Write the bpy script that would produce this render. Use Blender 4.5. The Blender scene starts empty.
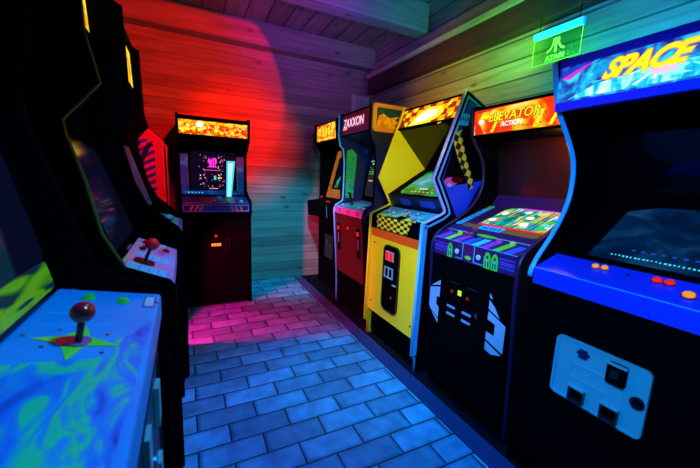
import bpy, bmesh, math, random
from mathutils import Vector, Matrix
C = bpy.context.scene.collection
SC = bpy.context.scene
random.seed(7)
R = math.radians

# ------------------------------------------------------------------ materials
def new_mat(name):
    m = bpy.data.materials.new(name); m.use_nodes = True
    nt = m.node_tree; b = nt.nodes['Principled BSDF']
    return m, nt, b
def mat(name, col, rough=.5, metal=0, emit=None, es=0, spec=.5, coat=0):
    m, nt, b = new_mat(name)
    b.inputs['Base Color'].default_value = (*col, 1)
    b.inputs['Roughness'].default_value = rough
    b.inputs['Metallic'].default_value = metal
    b.inputs['Specular IOR Level'].default_value = spec
    b.inputs['Coat Weight'].default_value = coat
    if emit:
        b.inputs['Emission Color'].default_value = (*emit, 1)
        b.inputs['Emission Strength'].default_value = es
    # fine unevenness so nothing is a perfectly even plastic
    n = nt.nodes.new('ShaderNodeTexNoise'); n.inputs['Scale'].default_value = 90
    bp = nt.nodes.new('ShaderNodeBump'); bp.inputs['Strength'].default_value = .05
    tc = nt.nodes.new('ShaderNodeTexCoord')
    nt.links.new(tc.outputs['Object'], n.inputs['Vector'])
    nt.links.new(n.outputs['Fac'], bp.inputs['Height'])
    nt.links.new(bp.outputs['Normal'], b.inputs['Normal'])
    return m
def art(name, kind, stops, scale=(8, 8, 8), rot=(0, 0, 0), loc=(0, 0, 0), es=0, rough=.4, const=False, detail=3, dist=0, dark=.6, tscale=1):
    """procedural printed or backlit art: a texture through a colour ramp"""
    m, nt, b = new_mat(name)
    tc = nt.nodes.new('ShaderNodeTexCoord'); mp = nt.nodes.new('ShaderNodeMapping')
    mp.inputs['Scale'].default_value = scale; mp.inputs['Rotation'].default_value = rot; mp.inputs['Location'].default_value = loc
    nt.links.new(tc.outputs['Object'], mp.inputs['Vector'])
    if kind == 'noise':
        t = nt.nodes.new('ShaderNodeTexNoise'); t.inputs['Detail'].default_value = detail; t.inputs['Distortion'].default_value = dist; out = t.outputs['Fac']
    elif kind == 'voronoi':
        t = nt.nodes.new('ShaderNodeTexVoronoi'); out = t.outputs['Color']
    elif kind == 'wave':
        t = nt.nodes.new('ShaderNodeTexWave'); t.inputs['Distortion'].default_value = dist; t.inputs['Detail'].default_value = detail; out = t.outputs['Fac']
    elif kind == 'checker':
        t = nt.nodes.new('ShaderNodeTexChecker'); out = t.outputs['Fac']
    t.inputs['Scale'].default_value = tscale
    nt.links.new(mp.outputs['Vector'], t.inputs['Vector'])
    r = nt.nodes.new('ShaderNodeValToRGB'); cr = r.color_ramp
    if const: cr.interpolation = 'CONSTANT'
    while len(cr.elements) < len(stops): cr.elements.new(.5)
    for e, (p, c) in zip(cr.elements, stops): e.position = p; e.color = (*c, 1)
    nt.links.new(out, r.inputs['Fac'])
    b.inputs['Roughness'].default_value = rough
    if es:
        b.inputs['Base Color'].default_value = (.01, .01, .01, 1)
        nt.links.new(r.outputs['Color'], b.inputs['Emission Color']); b.inputs['Emission Strength'].default_value = es
    else:
        nt.links.new(r.outputs['Color'], b.inputs['Base Color'])
    return m

M = {}
M['black'] = mat('black_laminate', (.0015, .0015, .002), .7, spec=.02)
M['blackgloss'] = mat('black_gloss', (.002, .002, .003), .1, spec=.35)
M['satin'] = mat('satin_black_metal', (.02, .02, .024), .3, .3)
M['navy'] = mat('navy_panel', (.01, .015, .09), .35)
M['purple'] = mat('dark_purple_panel', (.05, .012, .09), .3)
M['purpledark'] = mat('dim_purple_molding', (.03, .006, .05), .4)
M['winered'] = mat('dark_red_gloss', (.035, .008, .008), .25)
M['blue'] = mat('bright_blue_panel', (.02, .05, .95), .3)
M['royal'] = mat('royal_blue_frame', (.005, .018, .8), .35, emit=(.0, .01, 1), es=.0)
M['skyedge'] = mat('sky_blue_molding', (.12, .55, 1), .25)
M['whiteedge'] = mat('violet_white_molding', (.75, .7, 1), .2)
M['steel'] = mat('brushed_steel', (.4, .62, .7), .42, .25)
M['chrome'] = mat('chrome', (.8, .8, .85), .15, 1)
M['red'] = mat('red_plastic', (.8, .01, .02), .2, coat=.5)
M['redpaint'] = mat('red_paint', (.07, .002, .001), .5, spec=.15)
M['orange'] = mat('orange_plastic', (1, .2, .01), .3)
M['orangepaint'] = mat('orange_paint', (.9, .12, .01), .4)
M['yellow'] = mat('yellow_paint', (.95, .75, .01), .45)
M['yellowplastic'] = mat('yellow_plastic', (1, .8, .05), .25)
M['green'] = mat('green_plastic', (.1, .8, .03), .3)
M['lime'] = mat('lime_print', (.35, .95, .05), .4)
M['cyan'] = mat('cyan_print', (.05, .75, .9), .4)
M['white'] = mat('white_plastic', (.85, .85, .9), .3)
M['whiteprint'] = mat('white_print', (.62, .58, .7), .5)
M['pink'] = mat('pink_print', (.9, .1, .4), .4)
M['magenta'] = mat('magenta_print', (.6, .04, .6), .4)
M['brown'] = mat('brown_card', (.35, .17, .03), .4)
M['olive'] = mat('olive_molding', (.12, .13, .01), .5, spec=.2)
M['greenedge'] = mat('green_molding', (.15, .5, .12), .4)
M['orangeedge'] = mat('orange_border', (.9, .3, .05), .4)
M['blueprint'] = mat('blue_print', (.03, .12, .8), .4)
M['lampamber'] = mat('amber_lamp', (.2, .05, 0), .3, emit=(1, .35, .02), es=1.2)
M['lampred'] = mat('red_lamp', (.2, 0, 0), .3, emit=(1, .01, .03), es=.9)
M['lamplime'] = mat('lime_lamp', (.1, .2, 0), .3, emit=(.55, 1, .02), es=.9)
M['reflblue'] = mat('blue_reflection', (0, .1, .2), .3, emit=(.1, .6, 1), es=.8)  # glow standing in for a neon reflection on the corner cabinet
M['glowyellow'] = mat('glowing_yellow', (.2, .2, 0), .3, emit=(1, .85, .02), es=1.1)
M['glowwhite'] = mat('glowing_white', (.2, .2, .2), .3, emit=(1, .95, .9), es=1.1)
M['glowpink'] = mat('glowing_pink', (.2, 0, .1), .3, emit=(1, .25, .5), es=1.0)
M['glowmagenta'] = mat('glowing_magenta', (.2, 0, .1), .3, emit=(.75, .05, .8), es=.9)
M['glowcyan'] = mat('glowing_cyan', (0, .2, .2), .3, emit=(.05, .7, .9), es=1.0)
M['glowgreen'] = mat('glowing_green', (0, .2, 0), .3, emit=(.08, .75, .05), es=.7)
M['glowblue'] = mat('glowing_blue', (0, .0, .2), .3, emit=(.02, .1, .9), es=.6)
M['glowred'] = mat('glowing_red', (.2, 0, .0), .3, emit=(.9, .03, .02), es=.8)
M['glowbrown'] = mat('dark_marquee_print', (.05, .01, 0), .3, emit=(.16, .01, .005), es=1)
M['screenblack'] = mat('dark_screen_glass', (.003, .003, .006), .08, emit=(.002, .002, .012), es=1)

M['tubewhite'] = mat('pale_cyan_glow', (.1, .2, .2), .3, emit=(.35, .95, 1), es=1)
M['glowpinkpale'] = mat('pale_pink_glow', (.2, .1, .2), .3, emit=(1, .6, .75), es=1)
M['litorange'] = mat('lit_orange_button', (1, .3, .02), .3, emit=(1, .3, .01), es=.8)
M['litred'] = mat('lit_red_button', (1, .02, .02), .3, emit=(1, .015, .01), es=.7)

# ------------------------------------------------------------------ mesh builder
def frame(o, U, V):
    o, U, V = Vector(o), Vector(U).normalized(), Vector(V).normalized(); N = U.cross(V)
    return Matrix(((U.x, V.x, N.x, o.x), (U.y, V.y, N.y, o.y), (U.z, V.z, N.z, o.z), (0, 0, 0, 1)))
def seg(y0, z0, y1, z1):
    return frame((0, y0, z0), (1, 0, 0), (0, y1 - y0, z1 - z0))
def rect(u0, v0, u1, v1): return [(u0, v0), (u1, v0), (u1, v1), (u0, v1)]
def rr(u0, v0, u1, v1, r, n=5):
    pts = []
    for cx, cy, a in ((u1 - r, v0 + r, -90), (u1 - r, v1 - r, 0), (u0 + r, v1 - r, 90), (u0 + r, v0 + r, 180)):
        for k in range(n + 1):
            t = R(a + 90 * k / n); pts.append((cx + r * math.cos(t), cy + r * math.sin(t)))
    return pts
def ell(cx, cy, a, b, n=20): return [(cx + a * math.cos(2 * math.pi * k / n), cy + b * math.sin(2 * math.pi * k / n)) for k in range(n)]
class MB:
    def __init__(s): s.bm = bmesh.new(); s.mats = []
    def mi(s, m):
        if m not in s.mats: s.mats.append(m)
        return s.mats.index(m)
    def prism(s, F, pts, n0, n1, m='black'):
        i = s.mi(m); a = [s.bm.verts.new(F @ Vector((p[0], p[1], n0))) for p in pts]
        b = [s.bm.verts.new(F @ Vector((p[0], p[1], n1))) for p in pts]
        k = len(pts)
        area = sum(pts[j][0] * pts[(j + 1) % k][1] - pts[(j + 1) % k][0] * pts[j][1] for j in range(k))
        if (area > 0) == (n1 > n0): fs = [s.bm.faces.new(a[::-1]), s.bm.faces.new(b)]
        else: fs = [s.bm.faces.new(a), s.bm.faces.new(b[::-1])]
        for j in range(k): fs.append(s.bm.faces.new((a[j], a[(j + 1) % k], b[(j + 1) % k], b[j])))
        for f in fs: f.material_index = i
        return s
    def ring(s, F, outer, inner, n0, n1, m):
        """frame between two loops of the same count"""
        i = s.mi(m); k = len(outer)
        L = [[s.bm.verts.new(F @ Vector((p[0], p[1], n))) for p in loop] for loop, n in ((outer, n0), (outer, n1), (inner, n1), (inner, n0))]
        for j in range(k):
            q = (j + 1) % k
            for t in range(4):
                A, B = L[t], L[(t + 1) % 4]
                s.bm.faces.new((A[j], A[q], B[q], B[j])).material_index = i
        return s
    def box(s, F, u0, v0, u1, v1, n0, n1, m='black'): return s.prism(F, rect(u0, v0, u1, v1), n0, n1, m)
    def cyl(s, F, u, v, r, n0, n1, m='black', k=20): return s.prism(F, ell(u, v, r, r, k), n0, n1, m)
    def dome(s, F, u, v, r, n0, h, m, k=20):
        """button cap: short cylinder with rounded top"""
        i = s.mi(m); prev = None; rings = [(r, n0), (r, n0 + h * .6), (r * .9, n0 + h * .85), (r * .6, n0 + h), ]
        for rad, n in rings:
            c = [s.bm.verts.new(F @ Vector((u + rad * math.cos(2 * math.pi * j / k), v + rad * math.sin(2 * math.pi * j / k), n))) for j in range(k)]
            if prev:
                for j in range(k): s.bm.faces.new((prev[j], prev[(j + 1) % k], c[(j + 1) % k], c[j])).material_index = i
            prev = c
        s.bm.faces.new(prev).material_index = i
        return s
    def ball(s, F, u, v, n, r, m):
        i = s.mi(m)
        g = bmesh.ops.create_uvsphere(s.bm, u_segments=24, v_segments=14, radius=r, matrix=Matrix.Translation(F @ Vector((u, v, n))))
        for f in {f for q in g['verts'] for f in q.link_faces}: f.material_index = i; f.smooth = True
        return s
    def tube(s, pts, r, m, k=8, rx=None):
        """pts 3-D path; elliptical section rx along local x"""
        i = s.mi(m); prev = None; rx = rx or r; P = [Vector(p) for p in pts]
        for q, p in enumerate(P):
            d = (P[min(q + 1, len(P) - 1)] - P[max(q - 1, 0)]).normalized()
            X = Vector((1, 0, 0)) if abs(d.x) < .9 else Vector((0, 1, 0))
            n = d.cross(X).normalized(); x2 = n.cross(d)
            c = [s.bm.verts.new(p + x2 * rx * math.cos(2 * math.pi * j / k) + n * r * math.sin(2 * math.pi * j / k)) for j in range(k)]
            if prev:
                for j in range(k):
                    f = s.bm.faces.new((prev[j], prev[(j + 1) % k], c[(j + 1) % k], c[j])); f.material_index = i; f.smooth = True
            else: s.bm.faces.new(c[::-1]).material_index = i
            prev = c
        s.bm.faces.new(prev).material_index = i
        return s
    def text(s, F, txt, u, v, size, m, n0=.0015, shear=0, sx=1, bold=0, space=1, align='LEFT', warp=None):
        cu = bpy.data.curves.new('t', 'FONT'); cu.body = txt; cu.size = size; cu.shear = shear; cu.offset = bold; cu.space_character = space
        cu.align_x = align; cu.extrude = .0006; cu.resolution_u = 4
        o = bpy.data.objects.new('t', cu); C.objects.link(o)
        dg = bpy.context.evaluated_depsgraph_get(); me = bpy.data.meshes.new_from_object(o.evaluated_get(dg))
        bpy.data.objects.remove(o); i = s.mi(m)
        vs = []
        for q in me.vertices:
            x, y = q.co.x * sx, q.co.y
            if warp: x, y = warp(x, y)
            vs.append(s.bm.verts.new(F @ Vector((u + x, v + y, n0 + q.co.z))))
        for p in me.polygons:
            try: s.bm.faces.new([vs[a] for a in p.vertices]).material_index = i
            except ValueError: pass
        bpy.data.meshes.remove(me)
        return s
    def build(s, name, parent=None, bevel=0, smooth=False):
        bmesh.ops.recalc_face_normals(s.bm, faces=s.bm.faces[:])
        me = bpy.data.meshes.new(name); s.bm.to_mesh(me); s.bm.free()
        for m in s.mats: me.materials.append(M[m])
        o = bpy.data.objects.new(name, me); C.objects.link(o)
        if parent: o.parent = parent
        if bevel:
            b = o.modifiers.new('bevel', 'BEVEL'); b.width = bevel; b.segments = 2; b.limit_method = 'ANGLE'; b.angle_limit = R(40)
        return o
def tag(o, label, cat, group=None):
    o['label'] = label; o['category'] = cat
    if group: o['group'] = group
    return o
def struct(o): o['kind'] = 'structure'; return o
I4 = Matrix.Identity(4)

def offset(path, d):
    out = []
    for i, p in enumerate(path):
        a = Vector(path[max(i - 1, 0)]); b = Vector(path[min(i + 1, len(path) - 1)]); c = Vector(p)
        n = Vector((0, 0))
        for s, e in ((a, c), (c, b)):
            if (e - s).length > 1e-6: t = (e - s).normalized(); n += Vector((t.y, -t.x))
        n.normalize()
        t = ((c - a) if (c - a).length > 1e-6 else (b - c)).normalized(); k = max(.5, n.dot(Vector((t.y, -t.x))))
        out.append((c.x + n.x * d / k, c.y + n.y * d / k))
    return out
def chaikin(p, n=2, closed=False):
    for _ in range(n):
        q = [p[0]]
        for a, b in zip(p, p[1:]):
            q += [(a[0] * .75 + b[0] * .25, a[1] * .75 + b[1] * .25), (a[0] * .25 + b[0] * .75, a[1] * .25 + b[1] * .75)]
        q.append(p[-1]); p = q
    return p

# ------------------------------------------------------------------ cabinet base
class Cab:
    T = .02
    def __init__(s, label, x, y, rot, W, path, back, mold=('black', 'black'), side=('black', 'black'), moldr=.011, body='black', molddepth=.008, moldz=0, moldlow='black'):
        s.W = W; s.path = path; s.back = back
        s.root = bpy.data.objects.new('arcade_cabinet', None); C.objects.link(s.root)
        s.root.location = (x, y, 0); s.root.rotation_euler = (0, 0, R(rot)); s.root.empty_display_size = .1
        tag(s.root, label, 'arcade cabinet', 'upright arcade cabinets')
        s.hw = W / 2 - s.T - .001
        poly = path + back; s.sides = []
        for sgn, m, mo in ((-1, side[0], mold[0]), (1, side[1], mold[1])):
            F = frame((0, 0, 0), (0, 1, 0), (0, 0, 1)); a = sgn * W / 2; b = sgn * (W / 2 - s.T)
            o = MB().prism(F, poly, a, b, m).build('side_panel', s.root); s.sides.append(o)
            c = (a + b) / 2
            op = offset(path, -.004); k = next((i for i, p in enumerate(op) if p[1] >= moldz), 0)
            if k > 1: MB().tube([(c, p[0], p[1]) for p in op[:k + 1]], molddepth, moldlow if isinstance(moldlow, str) else moldlow[sgn > 0], rx=moldr).build('edge_molding', o)
            MB().tube([(c, p[0], p[1]) for p in op[k if k > 1 else 0:]], molddepth, mo, rx=moldr).build('edge_molding', o)
        # back, top, base
        ym = max(p[0] for p in back); zt = max(p[1] for p in back if p[0] > ym - .01)
        s.slab('back_panel', ym, .02, ym, zt - .01, .02, body, flip=True)
        s.plinth(ym)
    def plinth(s, ym):
        f = s.path[0][0] + .03
        MB().prism(frame((0, 0, 0), (1, 0, 0), (0, 1, 0)), rect(-s.hw, f + .02, s.hw, ym - .03), .01, .09, 'black').build('base', s.root)
    def part(s, mb, name, parent=None, bevel=0): return mb.build(name, parent or s.root, bevel)
    def slab(s, name, y0, z0, y1, z1, th=.015, m='black', flip=False, bevel=0, u0=None, u1=None):
        F = seg(y0, z0, y1, z1); L = math.hypot(y1 - y0, z1 - z0)
        mb = MB().box(F, -s.hw if u0 is None else u0, 0, s.hw if u1 is None else u1, L, -th if not flip else 0, 0 if not flip else th, m)
        return mb.build(name, s.root, bevel)
    def outer(s, sgn):   # frame on the outer face of one side; u = depth (sign flips on the -x side)
        return frame((s.W / 2, 0, 0), (0, 1, 0), (0, 0, 1)) if sgn > 0 else frame((-s.W / 2, 0, 0), (0, -1, 0), (0, 0, 1))
    def inner(s, sgn):   # inner face of the panel on side sgn
        return frame((-s.W / 2 + s.T, 0, 0), (0, 1, 0), (0, 0, 1)) if sgn < 0 else frame((s.W / 2 - s.T, 0, 0), (0, -1, 0), (0, 0, 1))
    def panel(s, pts, m, name='control_panel', bevel=.003):
        """closed (y,z) polygon extruded over the inner width"""
        return MB().prism(frame((0, 0, 0), (0, 1, 0), (0, 0, 1)), pts, -s.hw, s.hw, m).build(name, s.root, bevel)
    def joystick(s, F, u, v, h, r, shaft='satin', ball='red', base=None, lean=(0, 0)):
        o = MB(); tip = F @ Vector((u + lean[0], v + lean[1], h))
        o.tube([F @ Vector((u, v, 0)), tip], .0055, shaft)
        o.cyl(F, u, v, .014, .001, .004, base or 'satin')
        o = o.build('joystick', s.root)
        MB().ball(I4, *tip, r, ball).build('ball_knob', o)
        return o
    def button(s, F, u, v, r, rim, cap, parent, h=.009, name='button'):
        o = MB().cyl(F, u, v, r * 1.3, .0005, .004, rim).dome(F, u, v, r, .004, h, cap)
        return o.build(name, parent)

# ------------------------------------------------------------------ the room
def wood(name, col, board, axis='z', grain='x', rough=.6, seam=.92, bump=.35, dark=.08):
    """sawn boards: seams every `board` metres along axis, grain stretched along `grain`"""
    m, nt, b = new_mat(name); N = nt.nodes.new; L = nt.links.new
    tc = N('ShaderNodeTexCoord'); sp = N('ShaderNodeSeparateXYZ'); L(tc.outputs['Object'], sp.inputs[0])
    ax = {'x': 0, 'y': 1, 'z': 2}[axis]
    dv = N('ShaderNodeMath'); dv.operation = 'DIVIDE'; dv.inputs[1].default_value = board; L(sp.outputs[ax], dv.inputs[0])
    fl = N('ShaderNodeMath'); fl.operation = 'FLOOR'; L(dv.outputs[0], fl.inputs[0])
    fr = N('ShaderNodeMath'); fr.operation = 'FRACT'; L(dv.outputs[0], fr.inputs[0])
    wn = N('ShaderNodeTexWhiteNoise'); wn.noise_dimensions = '1D'; L(fl.outputs[0], wn.inputs['W'])
    # grain, shifted per board
    sc = [14, 14, 14]; sc['xyz'.index(grain)] = 1.1
    mp = N('ShaderNodeMapping'); mp.inputs['Scale'].default_value = sc; L(tc.outputs['Object'], mp.inputs['Vector'])
    ad = N('ShaderNodeVectorMath'); ad.operation = 'MULTIPLY_ADD'; L(wn.outputs['Color'], ad.inputs[0]); ad.inputs[1].default_value = (9, 9, 9); L(mp.outputs[0], ad.inputs[2])
    no = N('ShaderNodeTexNoise'); no.inputs['Scale'].default_value = 1.6; no.inputs['Detail'].default_value = 6; no.inputs['Distortion'].default_value = .6; L(ad.outputs[0], no.inputs['Vector'])
    # knots
    mk = N('ShaderNodeMapping'); k = [5.5, 5.5, 5.5]; k['xyz'.index(grain)] = 2.6; mk.inputs['Scale'].default_value = k; L(tc.outputs['Object'], mk.inputs['Vector'])
    vo = N('ShaderNodeTexVoronoi'); vo.inputs['Scale'].default_value = 1; L(mk.outputs[0], vo.inputs['Vector'])
    kr = N('ShaderNodeMapRange'); kr.inputs['From Min'].default_value = .045; kr.inputs['From Max'].default_value = .14; kr.inputs['To Min'].default_value = .35; kr.inputs['To Max'].default_value = 1; L(vo.outputs['Distance'], kr.inputs['Value'])
    r = N('ShaderNodeValToRGB'); r.color_ramp.elements[0].position = .3; r.color_ramp.elements[1].position = .7
    r.color_ramp.elements[0].color = (*[c * .55 for c in col], 1); r.color_ramp.elements[1].color = (*col, 1); L(no.outputs['Fac'], r.inputs[0])
    # seam
    pp = N('ShaderNodeMath'); pp.operation = 'PINGPONG'; pp.inputs[1].default_value = .5; L(dv.outputs[0], pp.inputs[0])
    sr = N('ShaderNodeMapRange'); sr.inputs['From Min'].default_value = 0; sr.inputs['From Max'].default_value = (1 - seam); sr.inputs['To Min'].default_value = dark; sr.inputs['To Max'].default_value = 1; L(pp.outputs[0], sr.inputs['Value'])
    vr = N('ShaderNodeMapRange'); vr.inputs['To Min'].default_value = .7; vr.inputs['To Max'].default_value = 1.1; L(wn.outputs['Value'], vr.inputs['Value'])
    m1 = N('ShaderNodeMath'); m1.operation = 'MULTIPLY'; L(sr.outputs[0], m1.inputs[0]); L(vr.outputs[0], m1.inputs[1])
    m2 = N('ShaderNodeMath'); m2.operation = 'MULTIPLY'; L(m1.outputs[0], m2.inputs[0]); L(kr.outputs[0], m2.inputs[1])
    vm = N('ShaderNodeVectorMath'); vm.operation = 'SCALE'; L(r.outputs['Color'], vm.inputs[0]); L(m2.outputs[0], vm.inputs['Scale'])
    L(vm.outputs[0], b.inputs['Base Color'])
    hh = N('ShaderNodeMath'); hh.operation = 'MULTIPLY_ADD'; L(no.outputs['Fac'], hh.inputs[0]); hh.inputs[1].default_value = .12; L(sr.outputs[0], hh.inputs[2])
    bp = N('ShaderNodeBump'); bp.inputs['Strength'].default_value = bump; bp.inputs['Distance'].default_value = .006; L(hh.outputs[0], bp.inputs['Height']); L(bp.outputs[0], b.inputs['Normal'])
    b.inputs['Roughness'].default_value = rough
    return m
def brick_floor():
    m, nt, b = new_mat('concrete_pavers'); N = nt.nodes.new; L = nt.links.new
    tc = N('ShaderNodeTexCoord'); mp = N('ShaderNodeMapping'); mp.inputs['Location'].default_value = (-.155, -.05, 0); L(tc.outputs['Object'], mp.inputs[0])
    # slightly wobbly joints
    nz = N('ShaderNodeTexNoise'); nz.inputs['Scale'].default_value = 9; L(tc.outputs['Object'], nz.inputs['Vector'])
    ma = N('ShaderNodeVectorMath'); ma.operation = 'MULTIPLY_ADD'; L(nz.outputs['Color'], ma.inputs[0]); ma.inputs[1].default_value = (.006, .006, 0); L(mp.outputs[0], ma.inputs[2])
    def brick(c1, c2, mo, ms, sm):
        t = N('ShaderNodeTexBrick'); L(ma.outputs[0], t.inputs['Vector']); t.offset = .5; t.offset_frequency = 2
        t.inputs['Scale'].default_value = 1; t.inputs['Brick Width'].default_value = .29; t.inputs['Row Height'].default_value = .13
        t.inputs['Mortar Size'].default_value = ms; t.inputs['Mortar Smooth'].default_value = sm
        t.inputs['Color1'].default_value = c1; t.inputs['Color2'].default_value = c2; t.inputs['Mortar'].default_value = mo; return t
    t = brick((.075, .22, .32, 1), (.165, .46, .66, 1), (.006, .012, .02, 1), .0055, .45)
    n2 = N('ShaderNodeTexNoise'); n2.inputs['Scale'].default_value = 11; n2.inputs['Detail'].default_value = 5; L(tc.outputs['Object'], n2.inputs['Vector'])
    r2 = N('ShaderNodeMapRange'); r2.inputs['From Min'].default_value = .3; r2.inputs['From Max'].default_value = .7; r2.inputs['To Min'].default_value = .65; r2.inputs['To Max'].default_value = 1.2; L(n2.outputs['Fac'], r2.inputs['Value'])
    vm = N('ShaderNodeVectorMath'); vm.operation = 'SCALE'; L(t.outputs['Color'], vm.inputs[0]); L(r2.outputs[0], vm.inputs['Scale']); L(vm.outputs[0], b.inputs['Base Color'])
    t2 = brick((1, 1, 1, 1), (1, 1, 1, 1), (0, 0, 0, 1), .02, 1.0)
    n3 = N('ShaderNodeTexNoise'); n3.inputs['Scale'].default_value = 260; n3.inputs['Detail'].default_value = 2; L(tc.outputs['Object'], n3.inputs['Vector'])
    hm = N('ShaderNodeMath'); hm.operation = 'MULTIPLY_ADD'; L(n3.outputs['Fac'], hm.inputs[0]); hm.inputs[1].default_value = .12; L(t2.outputs['Color'], hm.inputs[2])
    bp = N('ShaderNodeBump'); bp.inputs['Strength'].default_value = 1; bp.inputs['Distance'].default_value = .009; L(hm.outputs[0], bp.inputs['Height']); L(bp.outputs[0], b.inputs['Normal'])
    b.inputs['Roughness'].default_value = .5
    return m
PINE = (.42, .36, .29)
M['floor'] = brick_floor()
M['backwall'] = wood('pine_boards_back', PINE, .105, 'z', 'x', seam=.94, bump=.25, dark=.42)
M['sidewall'] = wood('pine_boards_side', PINE, .134, 'z', 'y')
M['ceil'] = wood('pine_ceiling_planks', (.33, .28, .24), .2, 'x', 'y')
M['beamx'] = wood('planed_beam', (.36, .31, .27), 5, 'z', 'x', seam=.999)
M['beamy'] = wood('planed_wall_plate', (.09, .03, .03), 5, 'z', 'y', seam=.999)  # dark tone carries the shade on the plate
M['lath'] = wood('pale_lath', (.7, .65, .5), 5, 'z', 'y', seam=.999)
M['post'] = wood('pale_post', (.7, .62, .5), 5, 'x', 'z', seam=.999)
XR, YB, XL, YN, ZC = 2.15, 3.96, -1.05, -1.3, 2.84
def wbox(name, x0, y0, z0, x1, y1, z1, m, bevel=0):
    return struct(MB().box(frame((0, 0, 0), (1, 0, 0), (0, 1, 0)), x0, y0, x1, y1, z0, z1, m).build(name, None, bevel))
M['darkfloor'] = mat('near_black_floor', (.004, .004, .008), .7, spec=.1)
wbox('floor', XL, YN, -.1, 1.292, YB, 0, 'floor')
wbox('floor', 1.292, YN, -.1, XR, YB, 0, 'darkfloor')  # floor beyond the runner in a near black tone
wbox('wall_back', XL - .1, YB, -.1, XR + .1, YB + .1, ZC, 'backwall')
wbox('wall_right', XR, YN, -.1, XR + .1, YB, ZC, 'sidewall')
wbox('wall_left', XL - .1, YN, -.1, XL, YB, ZC, 'sidewall')
wbox('wall_front', XL - .1, YN - .1, -.1, XR + .1, YN, ZC, 'backwall')
wbox('ceiling', XL - .1, YN - .1, ZC, XR + .1, YB + .1, ZC + .08, 'ceil')
wbox('trim_1', XL, 3.80, 2.61, XR, YB - .002, ZC, 'beamx', .004)          # rafter along the back wall
wbox('trim_2', XL, 2.64, 2.60, XR - .12, 2.79, ZC, 'beamx', .004)          # rafter over the aisle
wbox('trim_3', XL, 1.20, 2.60, XR - .12, 1.35, ZC, 'beamx', .004)
wbox('trim_4', 2.06, YN, 2.30, XR - .002, 3.79, 2.50, 'beamy', .004)       # wall plate on the right wall, its shade put into the dark wood
wbox('trim_5', 2.035, YN, 2.475, 2.059, 3.79, 2.515, 'lath')                 # lath on its upper edge, paled for the light it catches
wbox('trim_6', 1.905, 3.90, 0, XR - .002, YB - .002, 2.30, 'post')         # corner post

# ribbed rubber runner
mb = MB(); mb.box(frame((0, 0, 0), (1, 0, 0), (0, 1, 0)), 1.185, -.6, 1.292, 3.9, .0, .006, 'runner')
M['runner'] = mat('ribbed_rubber', (.012, .014, .05), .45)
M['ribs'] = mat('rubber_ribs', (.06, .07, .2), .35)
for k in range(6): mb.box(frame((0, 0, 0), (1, 0, 0), (0, 1, 0)), 1.189 + k * .0175, -.6, 1.197 + k * .0175, 3.9, .006, .012, 'ribs')
tag(mb.build('floor_runner'), 'narrow ribbed dark rubber runner along the foot of the right-hand cabinets', 'floor mat')

# acrylic sign
M['acrylic'] = mat('edge_lit_acrylic', (.1, .9, .05), .08, spec=.3); b_ = M['acrylic'].node_tree.nodes['Principled BSDF']
b_.inputs['Transmission Weight'].default_value = 1; b_.inputs['Alpha'].default_value = .35; b_.inputs['IOR'].default_value = 1.1
b_.inputs['Emission Color'].default_value = (.02, .5, .0, 1); b_.inputs['Emission Strength'].default_value = .12
M['etch'] = mat('etched_glow', (.1, .4, .1), .5, emit=(.25, 1, .08), es=1.0)
M['barblue'] = mat('sign_housing', (.1, .5, .9), .4, emit=(.01, .25, .85), es=.8)
sg = bpy.data.objects.new('acrylic_sign', None); C.objects.link(sg); sg.location = (2.04, 1.40, 2.02); sg.rotation_euler = (0, 0, R(-90))
tag(sg, 'small edge-lit clear acrylic sign glowing green under a blue bar, hung on the right wall', 'sign')
F = seg(0, 0, 0, 1)
MB().box(F, -.15, .155, .15, .195, -.015, .012, 'barblue').build('light_bar', sg, .002)
pl = MB().box(F, -.148, 0, .148, .156, -.004, 0, 'acrylic').build('acrylic_plate', sg)
mb = MB().ring(F, rect(-.148, 0, .148, .156), rect(-.146, .002, .146, .154), -.004, .0006, 'etch')
mb.prism(F, [(-.007, .052), (.007, .052), (.008, .135), (-.008, .135)], .0003, .001, 'etch')
for sx in (-1, 1):   # flared side strokes
    o_ = [(.013, .135), (.013, .105), (.02, .082), (.034, .066), (.054, .057)]; i_ = [(.020, .135), (.021, .108), (.027, .090), (.038, .077), (.054, .070)]
    mb.prism(F, [(sx * a, b) for a, b in o_ + i_[::-1]], .0003, .001, 'etch')
mb.text(F, 'ATARI', 0, .012, .04, 'etch', n0=.001, align='CENTER', bold=.0016, sx=1.05)
mb.build('etched_emblem', pl)
for u in (-.12, .12): MB().tube([(u, 0, .195), (u, .01, .285)], .002, 'black').build('hanging_wire', sg)

# ------------------------------------------------------------------ art materials
def A(*a, **k): M[a[0]] = art(*a, **k)
K0 = (.01, .0, .0)
A('mq_fire', 'noise', [(.0, (.9, .03, .0)), (.42, (.9, .05, .0)), (.47, (.08, .0, .0)), (.495, (1, .25, 0)), (.56, (1, .7, .03)), (.66, (1, .95, .3))], (26, 26, 30), es=1.0, dist=1.2)
A('mq_redyellow', 'noise', [(0, (.85, .01, 0)), (.47, (1, .05, 0)), (.53, (1, .45, .0)), (.62, (1, .9, .1))], (16, 16, 22), es=1.0, dist=.8, detail=2)
A('mq_elev', 'noise', [(.25, (1, .015, 0)), (.42, (1, .06, 0)), (.5, (1, .4, 0)), (.58, (1, .68, .02)), (.75, (1, .85, .25))], (7, 7, 9), rot=(0, R(35), 0), es=1.0, dist=1.0, detail=3)
A('mq_check', 'checker', [(0, (.4, .015, .0)), (.5, (1, .5, .0))], (15, 1, 27), rot=(0, 0, 0), loc=(.0, .5, 0), es=1.0, const=True)
A('mq_space', 'noise', [(0, (.0, .0, .08)), (.38, (.0, .02, .3)), (.47, (.02, .1, .5)), (.56, (.0, .35, .7)), (.70, (.05, .7, .9))], (14, 14, 16), es=1.25, dist=1.5, detail=6)
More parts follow.
